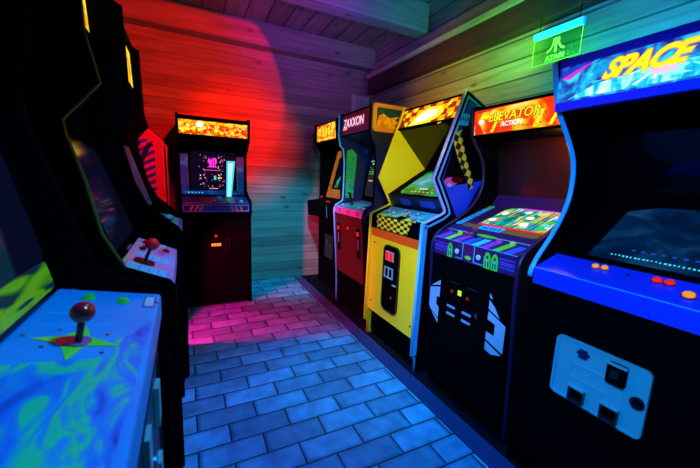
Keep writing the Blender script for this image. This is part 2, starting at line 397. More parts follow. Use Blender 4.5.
A('mq_cyan', 'noise', [(0, (.0, .15, .5)), (.4, (.0, .4, .75)), (.5, (.02, .65, .85)), (.62, (.5, .95, 1))], (30, 20, 12), es=1.25, dist=1.0, detail=4)
A('mq_yellow', 'noise', [(0, (.05, .1, .6)), (.36, (1, .25, 0)), (.45, (1, .7, .0)), (.7, (1, .9, .1))], (14, 14, 14), es=1.0, dist=.8)
A('cp_swirl', 'noise', [(.3, (.005, .05, .45)), (.42, (.01, .2, .85)), (.5, (.01, .35, .8)), (.56, (.02, .7, .4)), (.62, (.03, .75, .3)), (.68, (.01, .4, .75)), (.8, (.01, .1, .7))], (7, 20, 1), rot=(0, 0, R(-30)), dist=1.3, detail=3)
A('cp_blue', 'noise', [(.3, (.005, .28, .85)), (.7, (.01, .4, .95))], (6, 6, 6))
A('cp_pinkblue', 'noise', [(0, (.05, .4, .8)), (.4, (.15, .45, .85)), (.52, (.85, .25, .55)), (.65, (.8, .35, .7)), (1, (.4, .5, .9))], (7, 7, 7), dist=1)
A('cp_cyan', 'noise', [(0, (.02, .2, .3)), (.42, (.02, .6, .75)), (.55, (.1, .85, .9)), (.66, (.3, .9, .3))], (18, 18, 18), dist=1)
A('cp_lilac', 'noise', [(0, (.2, .35, .85)), (.5, (.35, .5, .95)), (.7, (.6, .6, 1))], (12, 12, 12))
A('scr_green', 'noise', [(0, (0, .02, .02)), (.36, (0, .12, .03)), (.48, (.05, .6, .05)), (.6, (0, .55, .6)), (.75, (.3, .9, .9))], (7, 7, 9), es=.55, dist=.7, detail=2)
A('scr_play', 'voronoi', [(0, (.0, .25, .3)), (.3, (.0, .6, .5)), (.42, (.75, .85, .25)), (.52, (.95, .85, .85)), (.6, (.05, .4, .6)), (.72, (.3, .75, .1)), (.84, (.95, .5, .1)), (.93, (.1, .1, .4))], (30, 22, 1), es=.9, const=True)
A('scr_swirl', 'noise', [(.3, (0, .02, .12)), (.44, (0, .02, .03)), (.5, (.03, .2, .0)), (.56, (.09, .38, .0)), (.66, (.06, .3, .0)), (.72, (0, .03, .1))], (5, 14, 34), rot=(R(12), 0, 0), es=.75, dist=1.2, detail=2)
A('scr_blue', 'noise', [(0, (0, .0, .01)), (.4, (.0, .008, .05)), (.55, (.0, .03, .14)), (.75, (.02, .12, .35))], (6, 6, 9), es=.45, dist=1)
A('bezel_orange', 'noise', [(0, (.25, .02, .0)), (.45, (.8, .12, .0)), (.6, (.9, .4, .02)), (.7, (.4, .1, .5))], (22, 22, 22), dist=1, es=.45)
A('side_check', 'checker', [(0, (.01, .01, .01)), (.5, (.75, .7, .05))], (1, 26, 26), rot=(R(20), 0, 0), const=True)
A('cp_check', 'checker', [(0, (.01, .01, .01)), (.5, (.85, .8, .05))], (24, 24, 48), const=True)
A('side_stripes', 'wave', [(0, (.05, .03, .55)), (.45, (.08, .03, .5)), (.5, (.85, .03, .12)), (1, (.9, .03, .08))], (1, 1, 1), rot=(R(28), 0, 0), const=True, tscale=7)
M['side_stripes'].node_tree.nodes['Wave Texture'].bands_direction = 'Z'
A('side_bluecar', 'noise', [(0, (.02, .05, .6)), (1, (.02, .1, 1))], (5, 5, 5))
A('flame', 'noise', [(0, (.5, .05, 0)), (.5, (1, .3, .02)), (.6, (1, .6, .05))], (20, 20, 20), dist=1)
A('greenart', 'noise', [(0, (.01, .1, .02)), (.45, (.05, .6, .05)), (.6, (.02, .3, .3))], (20, 20, 20), dist=1)

def marquee(c, y0, z0, y1, z1, m, rails='black', rw=.012, th=.02, u0=None, u1=None):
    o = c.slab('marquee', y0, z0, y1, z1, th, m, u0=u0, u1=u1)
    F = seg(y0, z0, y1, z1); L = math.hypot(y1 - y0, z1 - z0); h = c.hw
    MB().box(F, -h, -rw * .6, h, rw * .4, -th, .006, rails).box(F, -h, L - rw * .4, h, L + rw * .6, -th, .006, rails).build('marquee_frame', c.root, .001)
    return o, F, L
def coin_door(c, F, u0, v0, u1, v1, m='satin', r=.015, n=.008):
    return MB().prism(F, rr(u0, v0, u1, v1, r), 0, n * .6, m).ring(F, rr(u0, v0, u1, v1, r), rr(u0 + .008, v0 + .008, u1 - .008, v1 - .008, r * .7), n * .6, n, m).build('coin_door', c.root)

# ================================================================== RIGHT ROW
# ---- nearest right: blue panel, big cyan marquee
path = chaikin([(.02, 0), (.02, .86), (.0, .865), (0, .93), (.10, 1.044), (.165, 1.137), (.203, 1.237), (.195, 1.378), (.11, 1.486), (.03, 1.57), (-.02, 1.73)], 2)
c = Cab('black cabinet nearest on the right, blue button panel and blue and yellow marquee', 1.30, .55, -90, .66, path, [(.03, 1.755), (.75, 1.755), (.75, 0)], mold=('skyedge', 'black'), molddepth=.006, moldz=.88)
fp = c.slab('front_panel', .02, .02, .02, .87, .02, 'black')
F = seg(.02, 0, .02, 1)
cd = coin_door(c, F, -.18, .448, .125, .692, 'steel', .02, .012)
mb = MB().ring(F, rr(-.118, .545, .06, .605, .006), rr(-.114, .549, .056, .601, .004), .007, .010, 'steel'); mb.build('embossed_panel', cd)
MB().prism(F, rect(-.095, .632, -.066, .668), .007, .010, 'navy').prism(F, rect(-.103, .644, -.058, .657), .007, .009, 'navy').build('coin_counter_plate', cd)
MB().prism(F, rr(.005, .60, .062, .675, .006), .006, .024, 'black').prism(F, rect(.018, .625, .045, .655), .024, .030, 'satin').prism(F, rect(.003, .668, .064, .676), .02, .028, 'steel').build('coin_entry', cd)
for u, v in ((-.078, .485), (.032, .485)):
    MB().ring(F, rr(u - .03, v - .03, u + .026, v + .03, .004), rr(u - .024, v - .02, u + .02, v + .022, .003), .006, .02, 'satin').prism(F, rect(u - .024, v - .02, u + .02, v + .022), .005, .0075, 'black').prism(F, rect(u - .03, v + .024, u + .026, v + .031), .01, .022, 'steel').build('coin_return', cd)
MB().cyl(F, .100, .57, .022, .006, .012, 'satin').dome(F, .100, .57, .015, .012, .006, 'blackgloss').build('door_lock', cd)
cp = c.panel([(0, .862), (0, .93), (.14, .98), (.16, .975), (.16, .862)], 'blue')
F = seg(0, .93, .14, .98)
MB().box(F, -c.hw, -.001, c.hw, .003, 0, .002, 'skyedge').build('edge_trim', cp)
for u, v, r, rim, cap in ((-.132, .109, .0105, 'orange', 'litorange'), (-.102, .112, .0105, 'orange', 'litorange'), (.055, .110, .0125, 'red', 'litred'), (.087, .112, .0125, 'red', 'litred'), (.150, .066, .0145, 'red', 'litorange'), (.175, .115, .0125, 'red', 'litred')):
    c.button(F, u, v, r, rim, cap, cp)
for u, v, q in ((-.025, .106, .006), (-.28, .12, .004), (.23, .02, .004)): MB().cyl(F, u, v, q, 0, .002, 'satin').build('panel_bolt', cp)
c.slab('monitor_bezel', .155, .985, .52, 1.235, .012, 'blackgloss')
F = seg(.155, .985, .52, 1.235)
mb = MB().prism(F, [(-.20, .02), (.26, .02), (.26, .34), (.2, .37), (-.1, .37), (-.2, .33)], 0, .003, 'scr_blue')
for k in range(26):
    u = -.13 + k * .0125; mb.box(F, u, .045 + random.uniform(-.002, .002), u + random.uniform(.004, .009), .052, .003, .0035, 'glowcyan')
for k in range(9):
    u = -.08 + k * .03; mb.box(F, u, .085, u + .012, .092, .003, .0035, 'glowblue')
mb.build('monitor_screen', c.root)
c.slab('backdrop', .52, 1.235, .40, 1.50, .01, 'blackgloss')
c.slab('speaker_panel', .40, 1.50, .02, 1.57, .012, 'black', flip=False)
o, F, L = marquee(c, 0, 1.57, 0, 1.72, 'mq_space', 'royal', .03)
mb = MB()
mb.prism(F, [(-.27, .02), (-.03, .02), (c.hw, .02), (c.hw, .06), (.02, .075), (-.17, .058)], .0004, .001, 'mq_cyan')
for k in range(34):   # rays spreading from the middle of the lower half, and a white burst
    t = random.uniform(-1.35, 1.35); r0 = random.uniform(.02, .16); r1 = r0 + random.uniform(.012, .04); w_ = random.uniform(.01, .035)
    cxu, cyv = .02, .085
    q = [(cxu + math.sin(t + a) * rr_ * 1.5, cyv - math.cos(t + a) * rr_ * .5) for rr_, a in ((r0, -w_), (r0, w_), (r1, w_ * 1.3), (r1, -w_ * 1.3))]
    if all(abs(p[0]) < c.hw and .018 < p[1] < .135 for p in q): mb.prism(F, q, .001, .0015, random.choice(['glowwhite', 'glowcyan', 'glowcyan', 'tubewhite']))
mb.prism(F, [(-.06, .065), (-.02, .075), (.03, .07), (.07, .06), (.05, .045), (.08, .035), (.02, .035), (-.02, .05)], .0015, .002, 'tubewhite').prism(F, ell(.01, .058, .035, .012, 9), .002, .0024, 'glowpinkpale')
mb.prism(F, [(-.30, .125), (-.19, .145), (-.27, .105), (-.3, .10)], .0004, .001, 'glowblue').prism(F, [(-.30, .10), (-.22, .128), (-.19, .135), (-.27, .09)], .001, .0015, 'glowmagenta')
mb.build('marquee_art', o)
mb = MB().text(F, 'SPACE', -.160, .068, .080, 'glowyellow', n0=.003, shear=.55, sx=.98, bold=.003, space=.95)
mb.text(F, 'SPACE', -.160, .068, .080, 'litorange', n0=.0016, shear=.55, sx=.98, bold=.0052, space=.95)
mb.build('marquee_lettering', o)
c.slab('top_panel', .03, 1.735, .75, 1.75, .012, 'black')

# ---- second from right: orange marquee, purple panel, white bracket graphics
path = chaikin([(.05, 0), (.03, .4), (.0, .82), (.0, .948), (.145, 1.025), (.30, 1.12), (.375, 1.25), (.35, 1.42), (.235, 1.53), (.22, 1.71)], 2)
c = Cab('black cabinet with white bracket graphics and brightly coloured low screen, second nearest on the right', 1.33, 1.24, -90, .60, path, [(.26, 1.72), (.75, 1.72), (.75, 0)], side=('black', 'winered'), mold=('purpledark', 'purpledark'))
c.slab('front_panel', .0, .08, .0, .85, .02, 'black')
F = seg(0, 0, 0, 1)
for polys in (([(-.278, .632), (-.278, .52), (-.262, .495), (-.185, .462), (-.185, .525), (-.218, .54), (-.218, .595), (-.185, .59), (-.185, .66)],
              [(-.27, .645), (-.185, .672), (-.185, .70), (-.2, .695)], [(-.25, .483), (-.185, .452), (-.185, .43), (-.2, .435)]),
             ([(.158, .70), (.158, .655), (.225, .628), (.19, .675)], [(.158, .643), (.262, .603), (.262, .465), (.158, .495), (.158, .535), (.205, .53), (.205, .59), (.158, .6)],
              [(.158, .483), (.255, .452), (.2, .43), (.158, .44)], [(.158, .715), (.175, .71), (.158, .735)])):
    mb = MB()
    for poly in polys: mb.prism(F, poly, 0, .0015, 'whiteprint')
    mb.build('bracket_graphic', c.root)
cd = coin_door(c, F, -.18, .30, .153, .745, 'black', .01, .014)
for u, v, m_, w, h in ((-.032, .672, 'lamplime', .012, .014), (.025, .66, 'glowbrown', .008, .008), (-.09, .665, 'glowbrown', .008, .008)):
    MB().box(F, u - w, v - h, u + w, v + h, .009, .013, m_).build('price_lamp', cd)
for u, v in ((-.085, .575), (-.085, .53), (.03, .575), (.03, .53)):
    MB().box(F, u - .03, v - .006, u + .03, v + .006, .009, .014, 'steel').build('coin_slot', cd)
for u in (-.07, .05): MB().box(F, u - .035, .715, u + .035, .722, .009, .013, 'satin').build('coin_entry', cd)
MB().prism(F, [(.09, .60), (.105, .615), (.098, .60), (.10, .575), (.088, .585)], .009, .014, 'chrome').build('door_lock', cd)
cp = c.panel([(0, .85), (0, .947), (.145, 1.02), (.155, 1.0), (.155, .85)], 'purple')
F = seg(0, .85, 0, .95); mb = MB()
for k in range(4):
    v = .025 + k * .014; mb.box(F, -.275, v, -.165, v + .004, 0, .0012, 'lilac' if 0 else 'blueprint').box(F, .185, v, .27, v + .004, 0, .0012, 'blueprint')
mb.box(F, -.275, .048, -.17, .056, 0, .0012, 'magenta').box(F, .19, .048, .27, .056, 0, .0012, 'magenta')
for u in (-.145, .115, .160):   # green seated figures in arches
    mb.prism(F, [(u - .02, .0), (u + .02, .0), (u + .02, .055), (u + .012, .075), (u, .085), (u - .012, .075), (u - .02, .055)], 0, .001, 'green')
    mb.prism(F, ell(u, .055, .006, .01), .001, .0016, 'navy').box(F, u - .010, .01, u + .010, .035, .001, .0016, 'navy').box(F, u - .003, .01, u + .003, .05, .0016, .002, 'cyan')
for u in (-.05, .03): mb.box(F, u - .002, .01, u + .002, .1, 0, .0012, 'cyan')
mb.box(F, -.10, .008, -.05, .012, 0, .0012, 'cyan').box(F, .03, .008, .09, .012, 0, .0012, 'cyan')
mb.prism(F, ell(-.009, .025, .022, .011), 0, .0015, 'lime'); mb.build('panel_graphic', cp)
for u in (-.086, .064): c.button(F, u, .045, .014, 'satin', 'white', cp, .006, 'start_button')
F = seg(0, .947, .145, 1.02); mb = MB()
for u, m_ in ((-.26, 'magenta'), (-.20, 'lime'), (-.13, 'magenta'), (-.06, 'blueprint'), (.0, 'cyan'), (.06, 'magenta'), (.135, 'green'), (.2, 'blueprint')):
    mb.prism(F, [(u, .004), (u + .04, .004), (u + .075, .075), (u + .035, .075)], 0, .001, m_)
mb.prism(F, ell(.02, .10, .07, .012), 0, .001, 'green').prism(F, rect(-.27, .10, .27, .104), 0, .0008, 'cyan').box(F, -c.hw, 0, c.hw, .003, 0, .001, 'skyedge')
mb.build('panel_graphic', cp)
for u, cap in ((-.149, 'yellowplastic'), (-.09, 'red'), (.117, 'pink'), (.194, 'yellowplastic')): c.button(F, u, .078, .012, cap, cap, cp, .012)
c.joystick(F, -.027, .075, .045, .013)
c.slab('monitor_bezel', .15, 1.02, .45, 1.13, .012, 'purple')
F = seg(.15, 1.02, .45, 1.13)
mb = MB().prism(F, rr(-.22, -.012, .262, .034, .022), 0, .002, 'brown').prism(F, rr(-.09, -.014, .06, .036, .01), .002, .0026, 'cyan')
for k in range(5): mb.box(F, -.07 + k * .025, -.004, -.056 + k * .025, .024 - .004 * (k % 2), .0026, .003, 'blueprint')
mb.build('instruction_card', c.root)
mb = MB().prism(F, rr(-.278, .0, -.235, .31, .015), 0, .002, 'cyan').prism(F, rr(-.276, .25, -.237, .308, .012), .002, .0026, 'green')
for k in range(7): mb.box(F, -.268, .02 + k * .03, -.245, .03 + k * .03, .002, .0026, 'blueprint')
mb.build('bezel_graphic', c.root)
mb = MB().prism(F, [(-.135, .055), (.27, .055), (.27, .3), (.2, .315), (-.06, .315), (-.11, .30), (-.13, .27)], 0, .003, 'scr_play')
mb.box(F, -.135, .04, .27, .056, 0, .0034, 'glowred').prism(F, [(-.06, .305), (.27, .305), (.27, .32), (-.04, .32)], .003, .0036, 'glowmagenta')
for u in (-.075, -.055, -.015, .005, .045, .15, .17): mb.prism(F, [(u, .06), (u + .006, .06), (u + .0065, .30), (u + .0005, .30)], .003, .0038, 'navy')
for u, v in ((-.09, .22), (-.1, .12), (.08, .2), (.1, .12), (.02, .27)): mb.prism(F, ell(u, v, .024, .02, 9), .003, .0036, 'glowwhite')
for k in range(5): mb.box(F, .19, .08 + k * .045, .24, .105 + k * .045, .003, .0036, 'glowcyan' if k % 2 else 'glowgreen')
mb.build('monitor_screen', c.root)
c.slab('monitor_surround', .45, 1.13, .50, 1.20, .01, 'purple')
c.slab('mirror_glass', .50, 1.20, .46, 1.53, .01, 'winered')
c.slab('speaker_panel', .46, 1.53, .235, 1.535, .01, 'black')
o, F, L = marquee(c, .235, 1.545, .225, 1.69, 'mq_elev', 'black', .012)
mb = MB().prism(F, [(-.27, .142), (-.27, .12), (-.12, .135), (.2, .142)], .0005, .0012, 'glowred')
for a in (-.16, .10, .18): mb.prism(F, [(a, .012), (a + .02, .012), (a + .06, .09), (a + .045, .09)], .0005, .0011, 'glowyellow')
mb.prism(F, [(-.27, .0), (-.20, .0), (-.23, .05), (-.27, .09)], .0005, .0011, 'glowred').prism(F, ell(-.225, .075, .02, .014, 10), .0005, .0014, 'glowwhite').prism(F, ell(-.2, .10, .03, .012, 9), .0005, .0012, 'glowyellow')
for k in range(14): mb.prism(F, ell(-.17 + k * .024, .028 + .003 * math.sin(k), .005, .003, 7), .0011, .0016, 'glowbrown')
mb.build('marquee_art', o)
mb = MB().text(F, 'ELEVATOR', -.175, .068, .062, 'glowbrown', n0=.0016, shear=.2, bold=.0025, sx=1.05)
mb.text(F, 'ELEVATOR', -.175, .069, .062, 'glowyellow', n0=.003, shear=.2, bold=.0003, sx=1.05)
mb.text(F, 'ACTION', -.09, .036, .034, 'glowwhite', n0=.003, shear=.2, bold=.0006)
mb.build('marquee_lettering', o)
c.slab('top_panel', .24, 1.705, .75, 1.715, .01, 'black')
F = c.inner(1)
for y in (-.40, -.365): MB().prism(F, [(y, 1.39), (y + .018, 1.40), (y + .03, 1.36), (y + .012, 1.35)], 0, .003, 'black').build('vent_slot', c.sides[1])

# ---- third: yellow checkered cabinet
path = [(.03, .0), (.03, .11), (0, .125), (.012, 1.0), (.16, 1.06), (.185, 1.078), (.178, 1.10), (.07, 1.285), (.27, 1.825), (.44, 1.75)]
c = Cab('yellow cabinet with checkered control panel and tall rounded black coin plate', 1.30, 1.94, -90, .66, path, [(.76, 1.62), (.76, 0)], mold=('yellow', 'whiteedge'), side=('yellow', 'black'), body='black', moldr=.0125, moldz=.99, moldlow=('yellow', 'skyedge'))
so = c.sides[1]; F = c.outer(1); mb = MB()
def stripe(mb, F, path, d0, d1, m, n1=.0015, flip=1):
    a, b = offset(path, d0), offset(path, d1)
    for i in range(len(a) - 1):
        mb.prism(F, [(flip * p[0], p[1]) for p in (a[i], a[i + 1], b[i + 1], b[i])], 0, n1, m)
stripe(mb, F, path[3:], .018, .032, 'skyedge')
stripe(mb, F, path[2:4], .002, .032, 'skyedge')
mb.build('edge_stripe', so)
mb = MB()
mb.prism(F, [(.30, 1.77), (.40, 1.73), (.55, 1.66), (.55, 1.2), (.45, 1.25), (.3, 1.0), (.24, 1.1), (.13, 1.285), (.17, 1.4)], 0, .0006, 'side_bluecar')
mb.prism(F, [(.22, 1.55), (.30, 1.70), (.55, 1.66), (.55, 1.30), (.18, 1.24), (.135, 1.285)], .0006, .0010, 'black')
rib = [(.19, 1.56), (.20, 1.50), (.24, 1.42), (.29, 1.34), (.335, 1.28), (.355, 1.22)]; ri2 = [(.255, 1.60), (.265, 1.54), (.295, 1.46), (.335, 1.38), (.38, 1.31), (.40, 1.24)]
mb.prism(F, rib + ri2[::-1], .001, .0016, 'side_check')
mb.prism(F, ell(.20, 1.272, .055, .028, 14), .001, .0018, 'pink').prism(F, ell(.25, 1.285, .05, .022, 9), .0018, .0022, 'redpaint').prism(F, ell(.19, 1.25, .02, .012, 8), .0022, .0026, 'whiteprint')
mb.prism(F, [(.24, 1.62), (.33, 1.62), (.33, 1.67), (.26, 1.68)], .001, .0016, 'cyan').text(F, 'BJ', .255, 1.63, .05, 'navy', n0=.002, shear=.3) if 0 else mb.prism(F, [(.225, 1.62), (.30, 1.62), (.31, 1.69), (.255, 1.69)], .001, .0016, 'cyan')
for k in range(4): mb.prism(F, ell(.235 + k * .02, 1.655 + .006 * (k % 2), .006, .014, 8), .0016, .002, 'navy')
mb.build('side_art', so)
c.slab('front_panel', .02, .22, .02, .83, .018, 'yellow')
c.slab('kick_panel', .055, .02, .055, .22, .015, 'black')
c.slab('accent_panel', .02, .83, .012, .895, .012, 'orangepaint')
F = seg(.02, 0, .02, 1)
cd = MB().prism(F, rr(-.105, .30, .10, .80, .05), 0, .006, 'black').ring(F, rr(-.105, .30, .10, .80, .05), rr(-.096, .309, .091, .791, .045), .006, .012, 'satin').build('coin_door', c.root)
MB().box(F, -.075, .685, .03, .755, .006, .012, 'steel').box(F, -.068, .692, -.028, .748, .012, .016, 'lampred').box(F, -.017, .692, .023, .748, .012, .016, 'lampred').build('coin_button', cd)
MB().ring(F, rect(-.08, .555, .03, .635), rect(-.072, .563, .022, .627), .006, .014, 'steel').box(F, -.028, .563, -.022, .627, .006, .014, 'steel').build('coin_slot', cd)
MB().box(F, .03, .515, .075, .523, .006, .012, 'steel').build('coin_return', cd)
for u, v in ((.055, .68), (.03, .42)): MB().cyl(F, u, v, .010, .006, .014, 'chrome').build('door_lock', cd)
for u, v in ((-.26, .78), (-.27, .30), (.26, .3)): MB().cyl(F, u, v, .007, 0, .004, 'black').build('panel_bolt', c.root)
cp = c.panel([(.012, .895), (.014, 1.0), (.17, 1.066), (.185, 1.05), (.185, .895)], 'black')
F = seg(.012, .895, .014, 1.0)
MB().prism(F, [(-.235, .102), (.21, .102), (.165, .008), (-.22, .008)], .0005, .0016, 'cp_check').build('checker_graphic', cp)
F = seg(.014, 1.0, .17, 1.066); mb = MB()
mb.prism(F, [(-.24, .012), (.0, .012), (.02, .05), (.20, .05), (.22, .02), (.30, .02), (.30, .155), (-.25, .155)], 0, .001, 'cp_cyan')
mb.prism(F, [(-.235, .0), (-.10, .0), (-.13, .04), (-.235, .04)], .001, .0016, 'lime').prism(F, [(.1, .0), (.25, .0), (.2, .04), (.12, .04)], .001, .0016, 'lime')
mb.build('panel_graphic', cp)
for u, v, m_ in ((-.17, .075, 'white'), (-.087, .062, 'white'), (.055, .101, 'white'), (.15, .103, 'white'), (-.02, .12, 'white'), (.1, .05, 'red'), (.256, .053, 'lime'), (.2, .02, 'pink')): c.button(F, u, v, .013, 'satin', m_, cp, .012)
lo = c.slab('lower_bezel', .19, 1.07, .15, 1.155, .01, 'navy')
F = seg(.19, 1.07, .15, 1.155); MB().prism(F, rr(-.16, .02, -.03, .07, .02), 0, .001, 'blueprint').prism(F, rr(.08, .02, .24, .07, .02), 0, .001, 'blueprint').build('bezel_graphic', lo)
c.slab('monitor_bezel', .15, 1.155, .5, 1.37, .01, 'black')
F = seg(.15, 1.155, .5, 1.37)
mb = MB().prism(F, rr(-.2, .03, .27, .37, .05), 0, .003, 'scr_green')
for k in range(8): mb.box(F, -.02 + k * .032, .10, .0 + k * .032, .112, .003, .0036, random.choice(['glowwhite', 'glowred', 'glowbrown']))
for k in range(6): mb.box(F, -.08 + k * .045, .06, -.06 + k * .045, .068, .003, .0036, 'glowyellow')
mb.build('monitor_screen', c.root)
c.slab('hood_panel', .5, 1.37, .22, 1.655, .01, 'blackgloss')
o, F, L = marquee(c, .212, 1.66, .265, 1.805, 'mq_check', 'black', .012)
mb = MB().prism(F, [(-.20, .0), (.02, .01), (.12, .03), (.17, .07), (.14, .12), (.0, .13), (-.08, .11), (-.14, .07)], .0006, .0010, 'glowyellow').prism(F, [(-.14, .02), (.02, .035), (.10, .055), (.10, .10), (-.02, .11), (-.08, .085), (-.12, .05)], .0010, .0014, 'glowwhite')
for u0, v0 in ((-.27, .10), (-.18, .13), (.18, .12), (.22, .04), (.15, .0), (-.26, .02)): mb.prism(F, [(u0, v0 - .015), (u0 + .035, v0 - .01), (u0 + .05, v0 + .02), (u0 + .012, v0 + .012)], .0006, .0009, 'glowyellow')
mb.prism(F, [(-.306, .0), (-.22, .0), (-.306, .1)], .0006, .0014, 'glowbrown')
for k in range(14): mb.prism(F, [(-.07 + (k % 7) * .024 + a, .056 + .026 * (k // 7) + (k % 7) * .002 + b) for a, b in ((0, 0), (.008, .002), (.012, .014), (.004, .01))], .0014, .0018, 'lampamber')
mb.build('marquee_art', o)
c.slab('top_panel', .28, 1.805, .44, 1.74, .01, 'black')
c.slab('top_panel', .44, 1.74, .76, 1.61, .01, 'black')

# ---- fourth: navy head with orange border, red front
path = chaikin([(.06, 0), (.055, .30), (.01, .86), (.0, .99), (.08, 1.03), (.10, 1.06), (.10, 1.53), (.03, 1.60), (.03, 1.87)], 1)
c = Cab('dark blue cabinet with orange-bordered head, pink marquee lettering and red lower front', 1.33, 2.735, -90, .63, path, [(.04, 1.88), (.76, 1.88), (.76, 0)], mold=('skyedge', 'black'), side=('navy', 'navy'), moldr=.012)
so = c.sides[1]; F = c.outer(1)
op = rr(.045, 1.655, .60, 1.875, .03); ip = rr(.08, 1.69, .57, 1.845, .02)
mb = MB().ring(F, op, ip, 0, .0015, 'orangeedge')
mb.prism(F, [(.08, 1.69), (.30, 1.69), (.26, 1.72), (.33, 1.74), (.25, 1.76), (.30, 1.79), (.20, 1.77), (.14, 1.80), (.10, 1.78)], 0, .0012, 'flame')
mb.build('side_art', so)
MB().prism(F, [(.07, .02), (.10, .02), (.13, .9), (.03, .96), (.012, .9)], 0, .0008, 'black').build('side_art', so)
F = c.inner(-1)
MB().prism(F, [(.115, 1.07), (.2, 1.07), (.23, 1.5), (.17, 1.56), (.115, 1.53)], 0, .001, 'greenart').build('inner_art', c.sides[0])
c.slab('front_panel', .045, .34, .005, .93, .018, 'redpaint')
c.slab('kick_panel', .075, .02, .062, .34, .015, 'black')
F = seg(.045, .34, .005, .93)
for u in (-.20, .215):
    cdd = MB().prism(F, rr(u - .03, .22, u + .03, .50, .01), 0, .006, 'black').ring(F, rr(u - .034, .216, u + .034, .504, .012), rr(u - .028, .222, u + .028, .498, .01), 0, .009, 'satin').build('coin_door', c.root)
    MB().box(F, u - .014, .43, u + .014, .465, .006, .012, 'lampred').build('coin_button', cdd)
    MB().box(F, u - .004, .30, u + .004, .40, .006, .010, 'steel').build('coin_slot', cdd)
MB().cyl(F, .0, .47, .012, 0, .006, 'lampred').build('coin_lamp', c.root)
cp = c.panel([(.003, .93), (0, .995), (.30, 1.045), (.31, 1.0), (.31, .93)], 'cp_lilac')
F = seg(.003, .93, 0, .995)
mb = MB().box(F, -c.hw, .002, c.hw, .062, 0, .0012, 'pink')
for u in (-.17, .02, .20): mb.prism(F, ell(u, .032, .036, .02, 12), .0012, .002, 'blueprint').prism(F, ell(u, .032, .014, .009, 8), .002, .0026, 'pink')
mb.build('panel_graphic', cp)
F = seg(0, .995, .30, 1.045)
mb = MB().prism(F, rr(-.13, .04, .1, .2, .03), 0, .001, 'cyan').box(F, -.27, .22, .27, .26, 0, .001, 'blueprint').box(F, .1, .10, .27, .2, 0, .001, 'navy'); mb.build('panel_graphic', cp)
MB().tube([F @ Vector((-.13, .11, 0)), F @ Vector((-.13, .11, .03))], .018, 'satin').tube([F @ Vector((-.13, .11, .03)), F @ Vector((-.125, .10, .12))], .013, 'blackgloss').tube([F @ Vector((-.125, .10, .115)), F @ Vector((-.125, .085, .125))], .010, 'blackgloss').build('flight_joystick', c.root)
for u in (-.22, .12, .2): c.button(F, u, .06, .012, 'satin', 'white', cp)
c.slab('monitor_bezel', .3, 1.05, .4, 1.60, .012, 'black')
F = seg(.3, 1.05, .4, 1.60)
mb = MB().prism(F, rr(-.25, .05, .24, .52, .04), 0, .003, 'screenblack')
def glyphs(mb, F, u0, u1, v, h, m, n=.0034, gap=.35):
    u = u0
    while u < u1:
        w = random.uniform(.6, 1.1) * h
        if random.random() > gap * .4: mb.box(F, u, v, min(u + w * .8, u1), v + h * random.uniform(.7, 1), .003, n, m)
        u += w
glyphs(mb, F, -.235, -.14, .505, .016, 'glowwhite'); glyphs(mb, F, -.22, -.14, .485, .012, 'glowcyan')
glyphs(mb, F, -.24, -.05, .395, .014, 'glowcyan'); glyphs(mb, F, -.20, -.05, .37, .012, 'glowyellow')
for k in range(4): glyphs(mb, F, -.235, -.06, .335 - k * .022, .014, 'glowgreen', gap=.8)
glyphs(mb, F, -.22, -.14, .20, .014, 'orangeglow' if 0 else 'lampamber'); glyphs(mb, F, -.06, .10, .13, .018, 'glowwhite')
mb.build('monitor_screen', c.root)
c.slab('speaker_panel', .4, 1.60, .04, 1.66, .012, 'navy')
o, F, L = marquee(c, .045, 1.665, .045, 1.855, 'navy', 'black', .012)
mb = MB().text(F, 'ZAXXON', -.235, .068, .108, 'glowpink', n0=.002, bold=.003, sx=.84, space=1.02, shear=.1).text(F, 'ZAXXON', -.234, .069, .106, 'glowwhite', n0=.004, bold=-.003, sx=.85, space=1.02, shear=.1)
mb.box(F, -.25, .05, -.16, .064, 0, .002, 'lampamber'); mb.build('marquee_lettering', o)
c.slab('top_panel', .04, 1.86, .76, 1.872, .01, 'black')

# ---- fifth: in the corner
path = [(.13, 0), (.12, .81), (-.02, .83), (-.03, .985), (.10, 1.0), (.12, 1.02), (.12, 1.55), (.05, 1.65), (.04, 1.85)]
c = Cab('black cabinet in the back right corner with red and yellow marquee', 1.33, 3.44, -90, .62, path, [(.05, 1.86), (.76, 1.86), (.76, 0)], mold=('black', 'black'))
c.slab('front_panel', .13, .02, .125, .82, .015, 'black')
F = seg(.13, 0, .125, .82)
cdd = coin_door(c, F, -.12, .35, .12, .62, 'satin')
MB().box(F, -.05, .5, -.02, .56, .005, .012, 'chrome').build('coin_slot', cdd); MB().cyl(F, .06, .5, .012, .005, .012, 'chrome').build('door_lock', cdd)
cp = c.panel([(-.018, .835), (-.028, .98), (.19, 1.03), (.2, 1.0), (.2, .835)], 'black')
F = seg(-.018, .835, -.028, .98); MB().box(F, .265, .015, .287, .14, .0, .002, 'reflblue').build('reflection_strip', cp)  # glowing strip painted in place of a cyan neon reflection
F = seg(-.028, .98, .19, 1.03)
for u in (.05, .1): c.button(F, u, .1, .012, 'red', 'red', cp)
c.joystick(F, -.1, .1, .05, .015)
c.slab('monitor_bezel', .19, 1.04, .33, 1.58, .012, 'bezel_orange')
F = seg(.19, 1.04, .33, 1.58); MB().prism(F, rr(-.18, .10, .22, .48, .03), 0, .004, 'screenblack').prism(F, [(-.1, .12), (-.02, .12), (.0, .26), (-.08, .2)], .004, .005, 'scr_green').build('monitor_screen', c.root)
c.slab('speaker_panel', .33, 1.58, .06, 1.65, .012, 'black')
o, F, L = marquee(c, .06, 1.66, .055, 1.84, 'mq_redyellow', 'black', .012)
mb = MB()
